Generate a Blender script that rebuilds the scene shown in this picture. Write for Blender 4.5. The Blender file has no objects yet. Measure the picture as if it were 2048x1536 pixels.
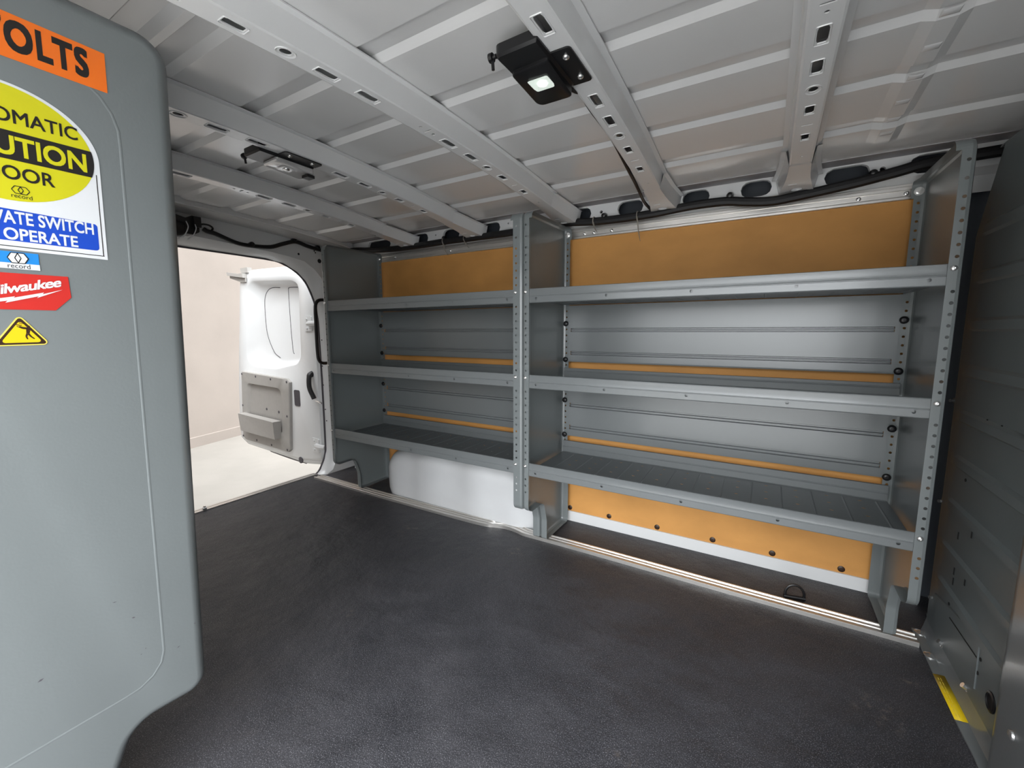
import bpy, math, random
from mathutils import Vector, Matrix
random.seed(7)
S = bpy.context.scene
COL = S.collection
PI = math.pi

# ---------------------------------------------------------------- camera
CAM_F = 847.88                      # focal length in pixels of the 2048 wide frame
yaw, pitch, roll = 0.540346, 0.125777, -0.002478
cy_, sy_, cp_, sp_ = math.cos(yaw), math.sin(yaw), math.cos(pitch), math.sin(pitch)
fw = Vector((-sy_*cp_, cy_*cp_, -sp_)); rt = Vector((cy_, sy_, 0)); up = rt.cross(fw)
cr_, sr_ = math.cos(roll), math.sin(roll)
rt, up = cr_*rt + sr_*up, -sr_*rt + cr_*up
cam_d = bpy.data.cameras.new('camera'); cam = bpy.data.objects.new('camera', cam_d); COL.objects.link(cam)
cam_d.sensor_width = 36.0; cam_d.lens = CAM_F/2048*36.0; cam_d.clip_start = 0.01; cam_d.clip_end = 200
m = Matrix((rt, up, -fw)).transposed().to_4x4(); m.translation = Vector((0.7411, -1.3344, 0.8654))
cam.matrix_world = m
S.camera = cam

# ---------------------------------------------------------------- world, exposure
W = bpy.data.worlds.new('sky'); S.world = W; W.use_nodes = True
nt = W.node_tree; nt.nodes.clear()
out = nt.nodes.new('ShaderNodeOutputWorld'); bg = nt.nodes.new('ShaderNodeBackground')
tc = nt.nodes.new('ShaderNodeTexCoord')
dot = nt.nodes.new('ShaderNodeVectorMath'); dot.operation = 'DOT_PRODUCT'; dot.inputs[1].default_value = Vector((0.30, -0.70, 0.65)).normalized()
mr = nt.nodes.new('ShaderNodeMapRange'); mr.interpolation_type = 'SMOOTHSTEP'; mr.inputs[1].default_value = 0.45; mr.inputs[2].default_value = 1.0
mr.inputs[3].default_value = 0.26; mr.inputs[4].default_value = 6.5
bg.inputs[0].default_value = (0.96, 0.98, 1.0, 1)
nt.links.new(tc.outputs['Generated'], dot.inputs[0]); nt.links.new(dot.outputs['Value'], mr.inputs[0])
nt.links.new(mr.outputs[0], bg.inputs[1]); nt.links.new(bg.outputs[0], out.inputs[0])
S.view_settings.view_transform = 'Standard'; S.view_settings.look = 'None'
S.view_settings.exposure = 1.0; S.view_settings.gamma = 1.0; S.view_settings.use_curve_mapping = False

# ---------------------------------------------------------------- materials
def mat(name, col, rough=0.4, metal=0.0, var=0.0, vscale=8.0, bump=0.0, bscale=200.0, emit=None, spec=None, coat=0.0, stretch=None):
    M = bpy.data.materials.new(name); M.use_nodes = True
    n = M.node_tree.nodes; l = M.node_tree.links; b = n['Principled BSDF']
    b.inputs['Base Color'].default_value = (*col, 1); b.inputs['Roughness'].default_value = rough; b.inputs['Metallic'].default_value = metal
    if spec is not None: b.inputs['Specular IOR Level'].default_value = spec
    if coat: b.inputs['Coat Weight'].default_value = coat; b.inputs['Coat Roughness'].default_value = 0.12
    if emit: b.inputs['Emission Color'].default_value = (*emit[0], 1); b.inputs['Emission Strength'].default_value = emit[1]
    if var or bump:
        t = n.new('ShaderNodeTexCoord'); mp = n.new('ShaderNodeMapping'); l.new(t.outputs['Object'], mp.inputs[0])
        if stretch: mp.inputs['Scale'].default_value = stretch
    if var:
        z = n.new('ShaderNodeTexNoise'); z.inputs['Scale'].default_value = vscale; z.inputs['Detail'].default_value = 6; l.new(mp.outputs[0], z.inputs[0])
        r = n.new('ShaderNodeMapRange'); r.inputs[1].default_value = 0.3; r.inputs[2].default_value = 0.7
        r.inputs[3].default_value = 1-var; r.inputs[4].default_value = 1+var; l.new(z.outputs[0], r.inputs[0])
        x = n.new('ShaderNodeVectorMath'); x.operation = 'SCALE'; x.inputs[0].default_value = col; l.new(r.outputs[0], x.inputs['Scale']); l.new(x.outputs[0], b.inputs['Base Color'])
    if bump:
        z2 = n.new('ShaderNodeTexNoise'); z2.inputs['Scale'].default_value = bscale; z2.inputs['Detail'].default_value = 3; l.new(mp.outputs[0], z2.inputs[0])
        q = n.new('ShaderNodeBump'); q.inputs['Strength'].default_value = bump; q.inputs['Distance'].default_value = 0.002; l.new(z2.outputs[0], q.inputs['Height']); l.new(q.outputs[0], b.inputs['Normal'])
    return M

M = {}
M['grey'] = mat('grey_powder_coat', (0.165, 0.183, 0.186), 0.33, 0, 0.04, 3, 0.06, 260, coat=0.25)
M['grey_shelf'] = mat('grey_shelf_paint', (0.172, 0.186, 0.191), 0.28, 0.12, 0.04, 3, 0.05, 260, coat=0.3)
M['bulk'] = mat('grey_bulkhead_paint', (0.14, 0.158, 0.162), 0.42, 0, 0.05, 4, 0.06, 200)
M['roof'] = mat('white_primer_roof', (0.66, 0.665, 0.665), 0.20, 0, 0.03, 2, 0.03, 120, coat=0.5)
M['white'] = mat('white_body_paint', (0.68, 0.69, 0.695), 0.25, 0, 0.02, 3, coat=0.3)
M['sealer'] = mat('grey_seam_sealer', (0.36, 0.35, 0.36), 0.6, 0, 0.12, 14)
M['ply'] = mat('tan_plywood', (0.60, 0.295, 0.085), 0.62, 0, 0.10, 5, 0.15, 300, spec=0.3, stretch=(1, 1, 1.6))
M['alu'] = mat('mill_aluminium', (0.72, 0.70, 0.67), 0.34, 0.85, 0.05, 12, stretch=(0.5, 6, 6))
M['steel'] = mat('bright_zinc', (0.8, 0.8, 0.79), 0.25, 0.9)
M['black'] = mat('black_plastic', (0.008, 0.008, 0.009), 0.35)
M['rubber'] = mat('black_rubber', (0.007, 0.007, 0.008), 0.5)
M['ecoat'] = mat('dark_primer', (0.06, 0.07, 0.085), 0.5)
M['seal'] = mat('grey_door_seal', (0.07, 0.065, 0.075), 0.6)
M['trim'] = mat('grey_trim_plastic', (0.36, 0.345, 0.325), 0.5, 0, 0.03, 30)
M['dark'] = mat('dark_void', (0.01, 0.01, 0.01), 0.9)
M['wall'] = mat('cream_stucco', (0.455, 0.40, 0.36), 0.9, 0, 0.06, 1.5, 0.5, 60)
M['ground'] = mat('pale_concrete', (0.40, 0.378, 0.345), 0.85, 0, 0.06, 2.5, 0.3, 80)
M['slab'] = mat('bounce_slab_white', (0.80, 0.79, 0.77), 0.85, 0, 0.05, 2.5, 0.3, 80)
M['arch'] = mat('dull_white_paint', (0.57, 0.58, 0.59), 0.35, 0, 0.05, 5)
M['tray'] = mat('dark_grey_shelf_paint', (0.125, 0.137, 0.142), 0.42, 0.0, 0.04, 3, 0.05, 260)
M['lens'] = mat('clear_lens', (0.62, 0.62, 0.62), 0.12, 0.3)
M['lamp'] = mat('lit_led', (1, 1, 1), 0.3, emit=((0.93, 1.0, 0.95), 10))
M['lampdim'] = mat('led_reflector', (0.55, 0.62, 0.55), 0.15, 0.8, emit=((0.9, 1.0, 0.92), 0.35))
M['orange'] = mat('orange_vinyl', (0.83, 0.165, 0.012), 0.4)
M['ink'] = mat('black_ink', (0.012, 0.010, 0.009), 0.45)
M['brownink'] = mat('dark_brown_ink', (0.03, 0.012, 0.004), 0.45)
M['yellow'] = mat('yellow_vinyl', (0.56, 0.53, 0.010), 0.4)
M['amber'] = mat('amber_yellow_vinyl', (0.68, 0.48, 0.006), 0.4)
M['yborder'] = mat('pale_yellow_border', (0.80, 0.62, 0.10), 0.4)
M['whitev'] = mat('white_vinyl', (0.66, 0.68, 0.70), 0.4)
M['blue'] = mat('blue_vinyl', (0.010, 0.062, 0.46), 0.4)
M['sky'] = mat('sky_blue_vinyl', (0.018, 0.22, 0.60), 0.4)
M['red'] = mat('red_vinyl', (0.50, 0.024, 0.018), 0.4)
M['tie'] = mat('smoky_nylon', (0.25, 0.23, 0.2), 0.4)
M['rust'] = mat('rust_stained_grey', (0.24, 0.17, 0.09), 0.5, 0, 0.3, 20)

def floor_mat():
    X = bpy.data.materials.new('black_rubber_mat'); X.use_nodes = True
    n = X.node_tree.nodes; l = X.node_tree.links; b = n['Principled BSDF']
    t = n.new('ShaderNodeTexCoord')
    def noise(s, d=4, r=0.6):
        z = n.new('ShaderNodeTexNoise'); z.inputs['Scale'].default_value = s; z.inputs['Detail'].default_value = d; z.inputs['Roughness'].default_value = r
        l.new(t.outputs['Object'], z.inputs[0]); return z
    def rng(src, a, c, d, e):
        q = n.new('ShaderNodeMapRange'); q.inputs[1].default_value = a; q.inputs[2].default_value = c; q.inputs[3].default_value = d; q.inputs[4].default_value = e
        l.new(src, q.inputs[0]); return q
    big = noise(3.5, 6); scuff = noise(1.7, 9, 0.75); speck = noise(420, 2)
    dust = rng(big.outputs[0], 0.35, 0.75, 0.0, 0.55)
    sp = rng(speck.outputs[0], 0.54, 0.70, 0.0, 1.0)
    mix = n.new('ShaderNodeMixRGB'); mix.inputs[1].default_value = (0.022, 0.0225, 0.027, 1); mix.inputs[2].default_value = (0.062, 0.060, 0.067, 1); l.new(dust.outputs[0], mix.inputs[0])
    mix2 = n.new('ShaderNodeMixRGB'); mix2.inputs[2].default_value = (0.20, 0.20, 0.218, 1); l.new(mix.outputs[0], mix2.inputs[1])
    mm = n.new('ShaderNodeMath'); mm.operation = 'MULTIPLY'; mm.inputs[1].default_value = 0.8; l.new(sp.outputs[0], mm.inputs[0]); l.new(mm.outputs[0], mix2.inputs[0])
    # dried mud marks: noise inside a few small discs
    last = mix2
    for (x, y, r) in [(-0.55, -0.06, 0.07), (-0.06, 0.02, 0.05), (-0.32, -0.55, 0.03), (1.02, -0.16, 0.07), (0.55, -0.60, 0.06), (1.1, -0.02, 0.03), (-0.85, -0.1, 0.03)]:
        vm = n.new('ShaderNodeVectorMath'); vm.operation = 'DISTANCE'; vm.inputs[1].default_value = (x, y, 0); l.new(t.outputs['Object'], vm.inputs[0])
        d = rng(vm.outputs['Value'], 0.2*r, r, 1.0, 0.0)
        nn = noise(38, 5, 0.7); k = rng(nn.outputs[0], 0.52, 0.66, 0.0, 0.75)
        mu = n.new('ShaderNodeMath'); mu.operation = 'MULTIPLY'; l.new(d.outputs[0], mu.inputs[0]); l.new(k.outputs[0], mu.inputs[1])
        mx = n.new('ShaderNodeMixRGB'); mx.inputs[2].default_value = (0.16, 0.135, 0.115, 1); l.new(last.outputs[0], mx.inputs[1]); l.new(mu.outputs[0], mx.inputs[0]); last = mx
    l.new(last.outputs[0], b.inputs['Base Color'])
    rr = rng(scuff.outputs[0], 0.3, 0.7, 0.42, 0.62); l.new(rr.outputs[0], b.inputs['Roughness'])
    grain = noise(330, 2); w = n.new('ShaderNodeBump'); w.inputs['Strength'].default_value = 0.55; w.inputs['Distance'].default_value = 0.002; l.new(grain.outputs[0], w.inputs['Height'])
    wav = noise(7.5, 4, 0.5); w2 = n.new('ShaderNodeBump'); w2.inputs['Strength'].default_value = 0.45; w2.inputs['Distance'].default_value = 0.03; l.new(wav.outputs[0], w2.inputs['Height']); l.new(w.outputs[0], w2.inputs['Normal'])
    l.new(w2.outputs[0], b.inputs['Normal'])
    return X
M['floor'] = floor_mat()

# ---------------------------------------------------------------- mesh helpers
class MB:
    def __init__(s): s.v = []; s.f = []
    def add(s, vs, fs):
        o = len(s.v); s.v += [tuple(p) for p in vs]; s.f += [tuple(i+o for i in f) for f in fs]; return s
    def quad(s, a, b, c, d): return s.add([a, b, c, d], [(0, 1, 2, 3)])
    def box(s, x0, x1, y0, y1, z0, z1):
        return s.add([(x0,y0,z0),(x1,y0,z0),(x1,y1,z0),(x0,y1,z0),(x0,y0,z1),(x1,y0,z1),(x1,y1,z1),(x0,y1,z1)],
                     [(0,3,2,1),(4,5,6,7),(0,1,5,4),(1,2,6,5),(2,3,7,6),(3,0,4,7)])
    def loft(s, loops, closed=True, cap0=False, cap1=False):
        n = len(loops[0]); o = len(s.v)
        for L in loops: s.v += [tuple(p) for p in L]
        for i in range(len(loops)-1):
            for j in range(n if closed else n-1):
                k = (j+1) % n
                s.f.append((o+i*n+j, o+i*n+k, o+(i+1)*n+k, o+(i+1)*n+j))
        if cap0: s.f.append(tuple(o+j for j in reversed(range(n))))
        if cap1: s.f.append(tuple(o+(len(loops)-1)*n+j for j in range(n)))
        return s
    def extrude(s, poly, fn, a, b):          # poly of (u,v) pushed from a to b through fn(u,v,w)
        return s.loft([[fn(u, v, a) for u, v in poly], [fn(u, v, b) for u, v in poly]], True, True, True)
    def tube(s, path, r, n=10, closed=False):
        P = [Vector(p) for p in path]; loops = []; prev = None
        for i, p in enumerate(P):
            if closed: t = P[(i+1) % len(P)] - P[i-1]
            else: t = P[min(i+1, len(P)-1)] - P[max(i-1, 0)]
            t.normalize()
            a = prev - t*prev.dot(t) if prev is not None else t.orthogonal()
            if a.length < 1e-6: a = t.orthogonal()
            a.normalize(); prev = a; b = t.cross(a); rr = r[i] if isinstance(r, (list, tuple)) else r
            loops.append([p + rr*(math.cos(2*PI*k/n)*a + math.sin(2*PI*k/n)*b) for k in range(n)])
        if closed: loops.append(loops[0]); return s.loft(loops)
        return s.loft(loops, True, True, True)
    def lathe(s, c, axis, prof, n=16):       # prof: (radius, height along axis)
        ax = Vector(axis).normalized(); a = ax.orthogonal().normalized(); b = ax.cross(a); c = Vector(c)
        loops = [[c + ax*h + r*(math.cos(2*PI*k/n)*a + math.sin(2*PI*k/n)*b) for k in range(n)] for r, h in prof]
        return s.loft(loops, True, True, True)
    def build(s, name, material, parent=None, angle=35, loc=None, solid=None, merge=True):
        me = bpy.data.meshes.new(name); me.from_pydata(s.v, [], s.f); me.update()
        bm_fix(me, merge)
        me.polygons.foreach_set('use_smooth', [True]*len(me.polygons)); me.set_sharp_from_angle(angle=math.radians(angle))
        me.materials.append(material)
        o = bpy.data.objects.new(name, me); COL.objects.link(o)
        if parent is not None:
            o.parent = parent; o.matrix_parent_inverse = parent.matrix_basis.inverted()
        if solid:
            md = o.modifiers.new('thickness', 'SOLIDIFY'); md.thickness = solid; md.offset = 0.0
        return o
import bmesh
def bm_fix(me, merge):
    if not merge: return
    b = bmesh.new(); b.from_mesh(me); bmesh.ops.remove_doubles(b, verts=b.verts, dist=0.00002)
    bmesh.ops.recalc_face_normals(b, faces=b.faces); b.to_mesh(me); b.free()

def tag(o, label, cat, group=None):
    o['label'] = label; o['category'] = cat
    if group: o['group'] = group
    return o
def thing(name, label, cat, loc=(0, 0, 0), group=None):
    o = bpy.data.objects.new(name, None); COL.objects.link(o); o.location = loc; o.empty_display_size = 0.05
    bpy.context.view_layer.update() if False else None
    return tag(o, label, cat, group)
def struct(o, label=None):
    o['kind'] = 'structure'
    if label: o['label'] = label
    return o

def rayrect(a, hu, hv):
    c, d = math.cos(a), math.sin(a)
    return min(hu/abs(c) if abs(c) > 1e-9 else 1e9, hv/abs(d) if abs(d) > 1e-9 else 1e9)
def hole_cell(mb, f, u0, u1, v0, v1, h, wall=0.0):
    """one rectangular patch of sheet with one hole; h = (kind, u, v, hu, hv)"""
    kind, u, v, hu, hv = h
    ang = set(2*PI*k/20 for k in range(20))
    for cu, cv in ((u0, v0), (u1, v0), (u1, v1), (u0, v1)): ang.add(math.atan2(cv-v, cu-u) % (2*PI))
    if kind == 'rect':
        for su in (-1, 1):
            for sv in (-1, 1):
                ang.add(math.atan2(sv*hv*0.72, su*hu) % (2*PI)); ang.add(math.atan2(sv*hv, su*hu*0.72) % (2*PI))
    ang = sorted(ang); ang = [a for i, a in enumerate(ang) if i == 0 or a-ang[i-1] > 1e-4]
    ins, outs, deep = [], [], []
    for a in ang:
        if kind == 'round': r = 1/math.sqrt((math.cos(a)/hu)**2 + (math.sin(a)/hv)**2)
        elif kind == 'rect': r = rayrect(a, hu, hv); r = min(r, 1.25/((abs(math.cos(a))/hu) + (abs(math.sin(a))/hv))*1.36)
        else:                                   # oval: stadium along u
            L = hu-hv; c, d = math.cos(a), math.sin(a); r = rayrect(a, 1e9, hv)
            if abs(r*c) > L:
                bq = abs(c)*L; r = bq + math.sqrt(max(bq*bq - L*L + hv*hv, 0))
        ins.append(f(u+r*math.cos(a), v+r*math.sin(a)))
        ca, sa = math.cos(a), math.sin(a)
        tu = ((u1-u)/ca if ca > 1e-9 else (u0-u)/ca if ca < -1e-9 else 1e9); tv = ((v1-v)/sa if sa > 1e-9 else (v0-v)/sa if sa < -1e-9 else 1e9)
        t = min(tu, tv); outs.append(f(u+t*ca, v+t*sa))
        if wall: deep.append(f(u+r*0.98*math.cos(a), v+r*0.98*math.sin(a), wall))
    mb.loft([outs, ins] + ([deep] if wall else []))
def perf(mb, f, u0, u1, v0, v1, holes, wall=0.0, subdiv=0.08):
    """strip of sheet metal with a row of holes along u"""
    hs = sorted(holes, key=lambda h: h[1]); n = len(hs); e = u0
    def plain(a, b):
        k = max(1, int((b-a)/subdiv))
        for i in range(k):
            p, q = a+(b-a)*i/k, a+(b-a)*(i+1)/k
            mb.quad(f(p, v0), f(q, v0), f(q, v1), f(p, v1))
    for i, h in enumerate(hs):
        want = h[3]+min(0.6*(v1-v0), 0.03)
        a = max(h[1]-want, (hs[i-1][1]+hs[i-1][3]+h[1]-h[3])/2 if i else u0, u0); b = min(h[1]+want, (hs[i+1][1]-hs[i+1][3]+h[1]+h[3])/2 if i < n-1 else u1, u1)
        if a-e > 1e-5: plain(e, a)
        hole_cell(mb, f, a, b, v0, v1, h, wall); e = b
    if u1-e > 1e-5: plain(e, u1)

def rounded(poly, seg=6):
    """polygon of (u, v, radius) with filleted corners"""
    out = []; n = len(poly)
    for i in range(n):
        p = Vector(poly[i][:2]); r = poly[i][2] if len(poly[i]) > 2 else 0
        a = (Vector(poly[i-1][:2])-p); b = (Vector(poly[(i+1) % n][:2])-p)
        if r <= 0: out.append((p.x, p.y)); continue
        la, lb = a.length, b.length; a.normalize(); b.normalize()
        th = math.acos(max(-1, min(1, a.dot(b)))); t = min(r/math.tan(th/2), la*0.49, lb*0.49); rr = t*math.tan(th/2)
        c = p + (a+b).normalized()*(rr/math.sin(th/2)); s = p+a*t-c; e = p+b*t-c
        a0 = math.atan2(s.y, s.x); d = (math.atan2(e.y, e.x)-a0+PI) % (2*PI)-PI
        for k in range(seg+1): out.append((c.x+rr*math.cos(a0+d*k/seg), c.y+rr*math.sin(a0+d*k/seg)))
    return out
def offset(poly, d):
    n = len(poly); area = sum(poly[i][0]*poly[(i+1) % n][1]-poly[(i+1) % n][0]*poly[i][1] for i in range(n)); sg = 1 if area > 0 else -1
    res = []
    for i in range(n):
        p, q, r = Vector(poly[i-1]), Vector(poly[i]), Vector(poly[(i+1) % n])
        n1 = (q-p); n2 = (r-q); n1 = Vector((-n1.y, n1.x))*sg; n2 = Vector((-n2.y, n2.x))*sg
        if n1.length < 1e-9: n1 = n2
        if n2.length < 1e-9: n2 = n1
        n1.normalize(); n2.normalize(); k = n1+n2; k.normalize(); c = max(0.5, k.dot(n1)); res.append((q.x+k.x*d/c, q.y+k.y*d/c))
    return res
def resample(poly, n, closed=True):
    P = [Vector(p) for p in poly]; P = P+[P[0]] if closed else P
    L = [0]
    for a, b in zip(P, P[1:]): L.append(L[-1]+(b-a).length)
    res = []; j = 0; m = n if closed else n-1
    for k in range(n):
        t = L[-1]*k/m
        while j < len(L)-2 and L[j+1] < t: j += 1
        w = (t-L[j])/max(L[j+1]-L[j], 1e-9); res.append(tuple(P[j].lerp(P[j+1], min(w, 1))))
    return res
def spline(pts, k=6):
    P = [Vector(p) for p in pts]; P = [2*P[0]-P[1]] + P + [2*P[-1]-P[-2]]; res = []
    for i in range(1, len(P)-2):
        for j in range(k):
            t = j/k; a, b, c, d = P[i-1:i+3]
            res.append(0.5*((2*b)+(c-a)*t+(2*a-5*b+4*c-d)*t*t+(3*b-a-3*c+d)*t**3))
    res.append(P[-2]); return res

# ================================================================= SETTING
WY = 0.395                 # inner face of the plywood on the far wall
CY = -0.538                # centre line of the van
def mir(y): return 2*CY-y
def zbow(y): return 1.352-0.022*((y-CY)/0.6)**2
def zroof(y): return zbow(y)+0.05

# ground and building outside
mb = MB(); mb.box(-14, 9, -12, 12, -0.70, -0.60)
struct(mb.build('ground', M['ground']), 'pale concrete ground outside the rear door')
mb = MB(); a = Vector((-5.435, 1.127, 0)); d = Vector((-0.169, 0.598, 0)).normalized(); nn = Vector((-d.y, d.x, 0))
p0, p1 = a-d*7, a+d*6
mb.add([(p0.x,p0.y,-.6),(p1.x,p1.y,-.6),(p1.x,p1.y,4.6),(p0.x,p0.y,4.6),(*(p0+nn*.3).xy,-.6),(*(p1+nn*.3).xy,-.6),(*(p1+nn*.3).xy,4.6),(*(p0+nn*.3).xy,4.6)],
       [(0,1,2,3),(7,6,5,4),(3,2,6,7),(0,3,7,4),(1,5,6,2)])
bw = struct(mb.build('wall_exterior', M['wall']), 'cream stucco building wall seen through the rear door')
mb = MB(); q = -nn*0.02
mb.add([(p0.x,p0.y,-.6),(p1.x,p1.y,-.6),(p1.x,p1.y,-.47),(p0.x,p0.y,-.47),(*(p0+q).xy,-.6),(*(p1+q).xy,-.6),(*(p1+q).xy,-.475),(*(p0+q).xy,-.475)], [(4,5,6,7),(3,2,6,7),(0,3,7,4),(1,5,6,2)])
mb.build('plinth', M['wall'], bw)

mb = MB(); mb.box(-.95, 6, -8, -1.54, -.62, -.585)  # pale slab added out of view to bounce daylight onto the ceiling
struct(mb.build('bounce_slab', M['slab']), 'unseen pale slab added outside the sliding door to bounce daylight up')
mb = MB(); mb.box(-8.5, -1.0, -2.6, -2.35, -.6, 4.6)  # wall added out of view to keep sky light off the rear door
struct(mb.build('wall_shade', M['wall']), 'unseen cream wall added to shade the rear door and yard')
# floor
mb = MB(); mb.box(-1.555, 1.75, -1.50, 0.46, -0.03, 0.0)
struct(mb.build('floor', M['floor']), 'black textured rubber van floor')

# far wall: outer skin, header rail with oval holes, roof edge
mb = MB(); mb.box(-1.50, 1.75, 0.46, 0.48, -0.03, 1.45)
wall_far = struct(mb.build('wall_far', M['ecoat']), 'white body side behind the plywood')
HY = 0.372
mb = MB()
hf = lambda u, v, w=0: (u, HY+w, v)
ov = [('oval', (a+b)/2, 1.336, (b-a)/2, 0.0255) for a, b in [(-1.23,-1.05),(-.885,-.781),(-.683,-.579),(-.446,-.344),(-.005,.095),(.203,.303),(.443,.534),(.631,.722),(.862,.975),(1.062,1.17)]]
ov += [('round', .137, 1.336, .006, .006), ('round', 1.003, 1.338, .007, .007), ('round', -.30, 1.347, .004, .004), ('round', -.73, 1.344, .004, .004)]
perf(mb, hf, -1.50, 1.75, 1.306, 1.366, ov, wall=0.012)
mb.quad((-1.5,HY,1.306),(1.75,HY,1.306),(1.75,WY+.005,1.290),(-1.5,WY+.005,1.290)); mb.quad((-1.5,WY+.005,1.290),(1.75,WY+.005,1.290),(1.75,WY+.005,1.245),(-1.5,WY+.005,1.245))
struct(mb.build('trim_1', M['white'], merge=False), 'white roof side rail pierced by oval holes')
mb = MB(); mb.quad((-1.5,.286,1.3575),(1.75,.286,1.3575),(1.75,HY,1.366),(-1.5,HY,1.366)); mb.quad((-1.5,.286,1.3575),(1.75,.286,1.3575),(1.75,.286,1.3605),(-1.5,.286,1.3605))
mb.box(-1.5, 1.75, .287, .372, 1.367, 1.37)
struct(mb.build('trim_2', M['sealer']), 'grey sealed seam along the roof edge')
mb = MB(); mb.box(-1.46, 1.2, WY-.006, .46, 0.0, 0.046)
struct(mb.build('trim_3', M['white']), 'white painted ledge under the plywood')

# roof sheet with pressed ribs
prof = []
ribs = [-.90, -.697, -.492, -.297, -.102, .108]
ribs = sorted(set(ribs + [round(mir(y), 3) for y in ribs if mir(y) < -.95]))
y = -1.50; pts = []
for r in ribs: pts += [(r-.034, 0), (r-.028, .007), (r+.010, .009), (r+.026, 0)]
pts = [(-1.50, 0), (-1.36, 0)] + pts + [(.20, 0)]
prof = [(yy, zroof(max(yy, mir(.2)))+dz) for yy, dz in pts] + [(.225, 1.3665), (.255, 1.3625), (.286, 1.3600), (.30, 1.3615), (.372, 1.370)]
mb = MB(); xs = [-1.50, -1.34, 0.935, 0.955, 0.985, 1.002, 1.75]
mb.loft([[(x, yy, zz-(.006 if x in (.955, .985) and yy < .23 else 0)) for yy, zz in prof] for x in xs], False)
struct(mb.build('ceiling', M['roof'], angle=12), 'pale grey ribbed van roof')
mb = MB()   # weld ticks across the front roof swage
for yy in (-1.0,-.9,-.8,-.7,-.6,-.5,-.4,-.3,-.2,-.1,0,.08,.15):
    z = zroof(yy)-.0065; mb.loft([[(.957,yy,z),(.983,yy,z),(.983,yy+.022,z),(.957,yy+.022,z)],[(.960,yy+.003,z-.002),(.980,yy+.003,z-.002),(.980,yy+.018,z-.002),(.960,yy+.018,z-.002)]], True, False, True)
struct(mb.build('trim_4', M['roof']), 'row of pressed pads across the front of the roof')

# rear wall with the big door opening
XI, XO = -1.50, -1.56
outc = [(CY,1.247),(-.415,1.247),(-.029,1.245),(.067,1.232),(.146,1.193),(.194,1.147),(.225,1.088),(.254,1.003),(.262,.915),(.266,.57),(.264,.23),(.262,.134),(.244,.075),(.213,.02),(.181,-.004)]
inc = [(CY,1.290),(-.415,1.290),(-.029,1.272),(.067,1.262),(.156,1.248),(.215,1.21),(.256,1.167),(.285,1.10),(.295,1.0),(.297,.57),(.297,.23),(.295,.134),(.288,.075),(.262,.02),(.216,-.002)]
bnd = [(CY,1.42),(-.415,1.42),(-.029,1.42),(.067,1.42),(.20,1.42),(.30,1.42),(.46,1.42),(.46,1.2),(.46,1.0),(.46,.57),(.46,.23),(.46,.134),(.46,.075),(.46,.02),(.46,-.002)]
def both(c): return [(mir(y), z) for y, z in reversed(c[1:])] + c
outc2, inc2, bnd2 = both(outc), both(inc), both(bnd)
bnd2 = [(max(y, -1.5), z) for y, z in bnd2]
mb = MB()
mid = [((a[0]+b[0])/2+.004*(1 if a[0] > CY else -1), (a[1]+b[1])/2+.006) for a, b in zip(outc2, inc2)]
mb.loft([[(XO-.012, y, z) for y, z in outc2], [(XO, y, z) for y, z in outc2], [(XI-.018, y, z) for y, z in mid], [(XI-.003, y, z) for y, z in inc2], [(XI, y*1.0, z+.002) for y, z in offset(inc2, 0)], [(XI, y, z) for y, z in bnd2]], False)
rear = struct(mb.build('wall_rear', M['white'], angle=50), 'white rear body frame around the door opening')
mb = MB(); mb.tube([(XO-.004, y-.002*(1 if y > CY else -1), z-.003) for y, z in spline([(y, z, 0) for y, z in outc2], 3) for y, z in [(y, z)]] if False else [(XO-.004, p.x, p.y) for p in spline([(y, z, 0) for y, z in outc2], 3)], .0065, 8)
mb.build('door_seal', M['seal'], rear)
for y, z, r in ((.1235,1.285,.006),(.2197,1.316,.004),(.226,1.307,.004),(.249,1.264,.012)):
    mb = MB(); mb.lathe((XI-.001, y, z), (1,0,0), [(r,0),(r,.0015),(r*.7,.002),(.0001,.001)], 14); mb.build('body_hole', M['dark'], rear)
for y, z in ((.235,1.108),(.247,.918),(.2355,.812),(.2288,.660),(.2442,.641),(.228,.547),(.232,.40),(.236,.33)):
    q = 1.0225; mb = MB(); mb.lathe((.741-2.24*q+.0005, -1.334+(y+1.334)*q-.001, .865+(z-.865)*q), (.5,-.86,0), [(.004,0),(.004,.0015),(.0001,.002)], 10); mb.build('body_hole', M['seal'], rear)
mb = MB(); mb.box(XI-.03, -1.345, -1.5, .36, 1.366, 1.40)      # closed rear roof bow: bottom plate and lip
mb2 = MB()
L0 = []; ysr = [-1.5+i*.1 for i in range(19)]+[.36]
mb2.loft([[(XI-.01, y, zroof(y)-.020), (-1.36, y, zroof(y)-.018), (-1.348, y, zroof(y)-.020), (-1.344, y, zroof(y)-.016), (-1.344, y, zroof(y)+.01)] for y in ysr], False)
struct(mb2.build('trim_5', M['roof']), 'flat roof panel above the rear door')
mb = MB(); mb.box(XO-.035, XO+.012, mir(.20), .20, -.035, -.002); mb.box(XO-.012, XO+.010, mir(.19), .19, -.004, .004); mb.box(XO-.034, XO-.022, mir(.19), .19, -.004, .002)
sill = struct(mb.build('trim_6', M['alu']), 'bright metal sill across the rear doorway')
mb = MB(); mb.lathe((XO+.004, -.415, .002), (0,0,1), [(.010,0),(.010,.012),(.006,.014),(.006,.02)], 10); mb.build('striker', M['steel'], sill)
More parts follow.
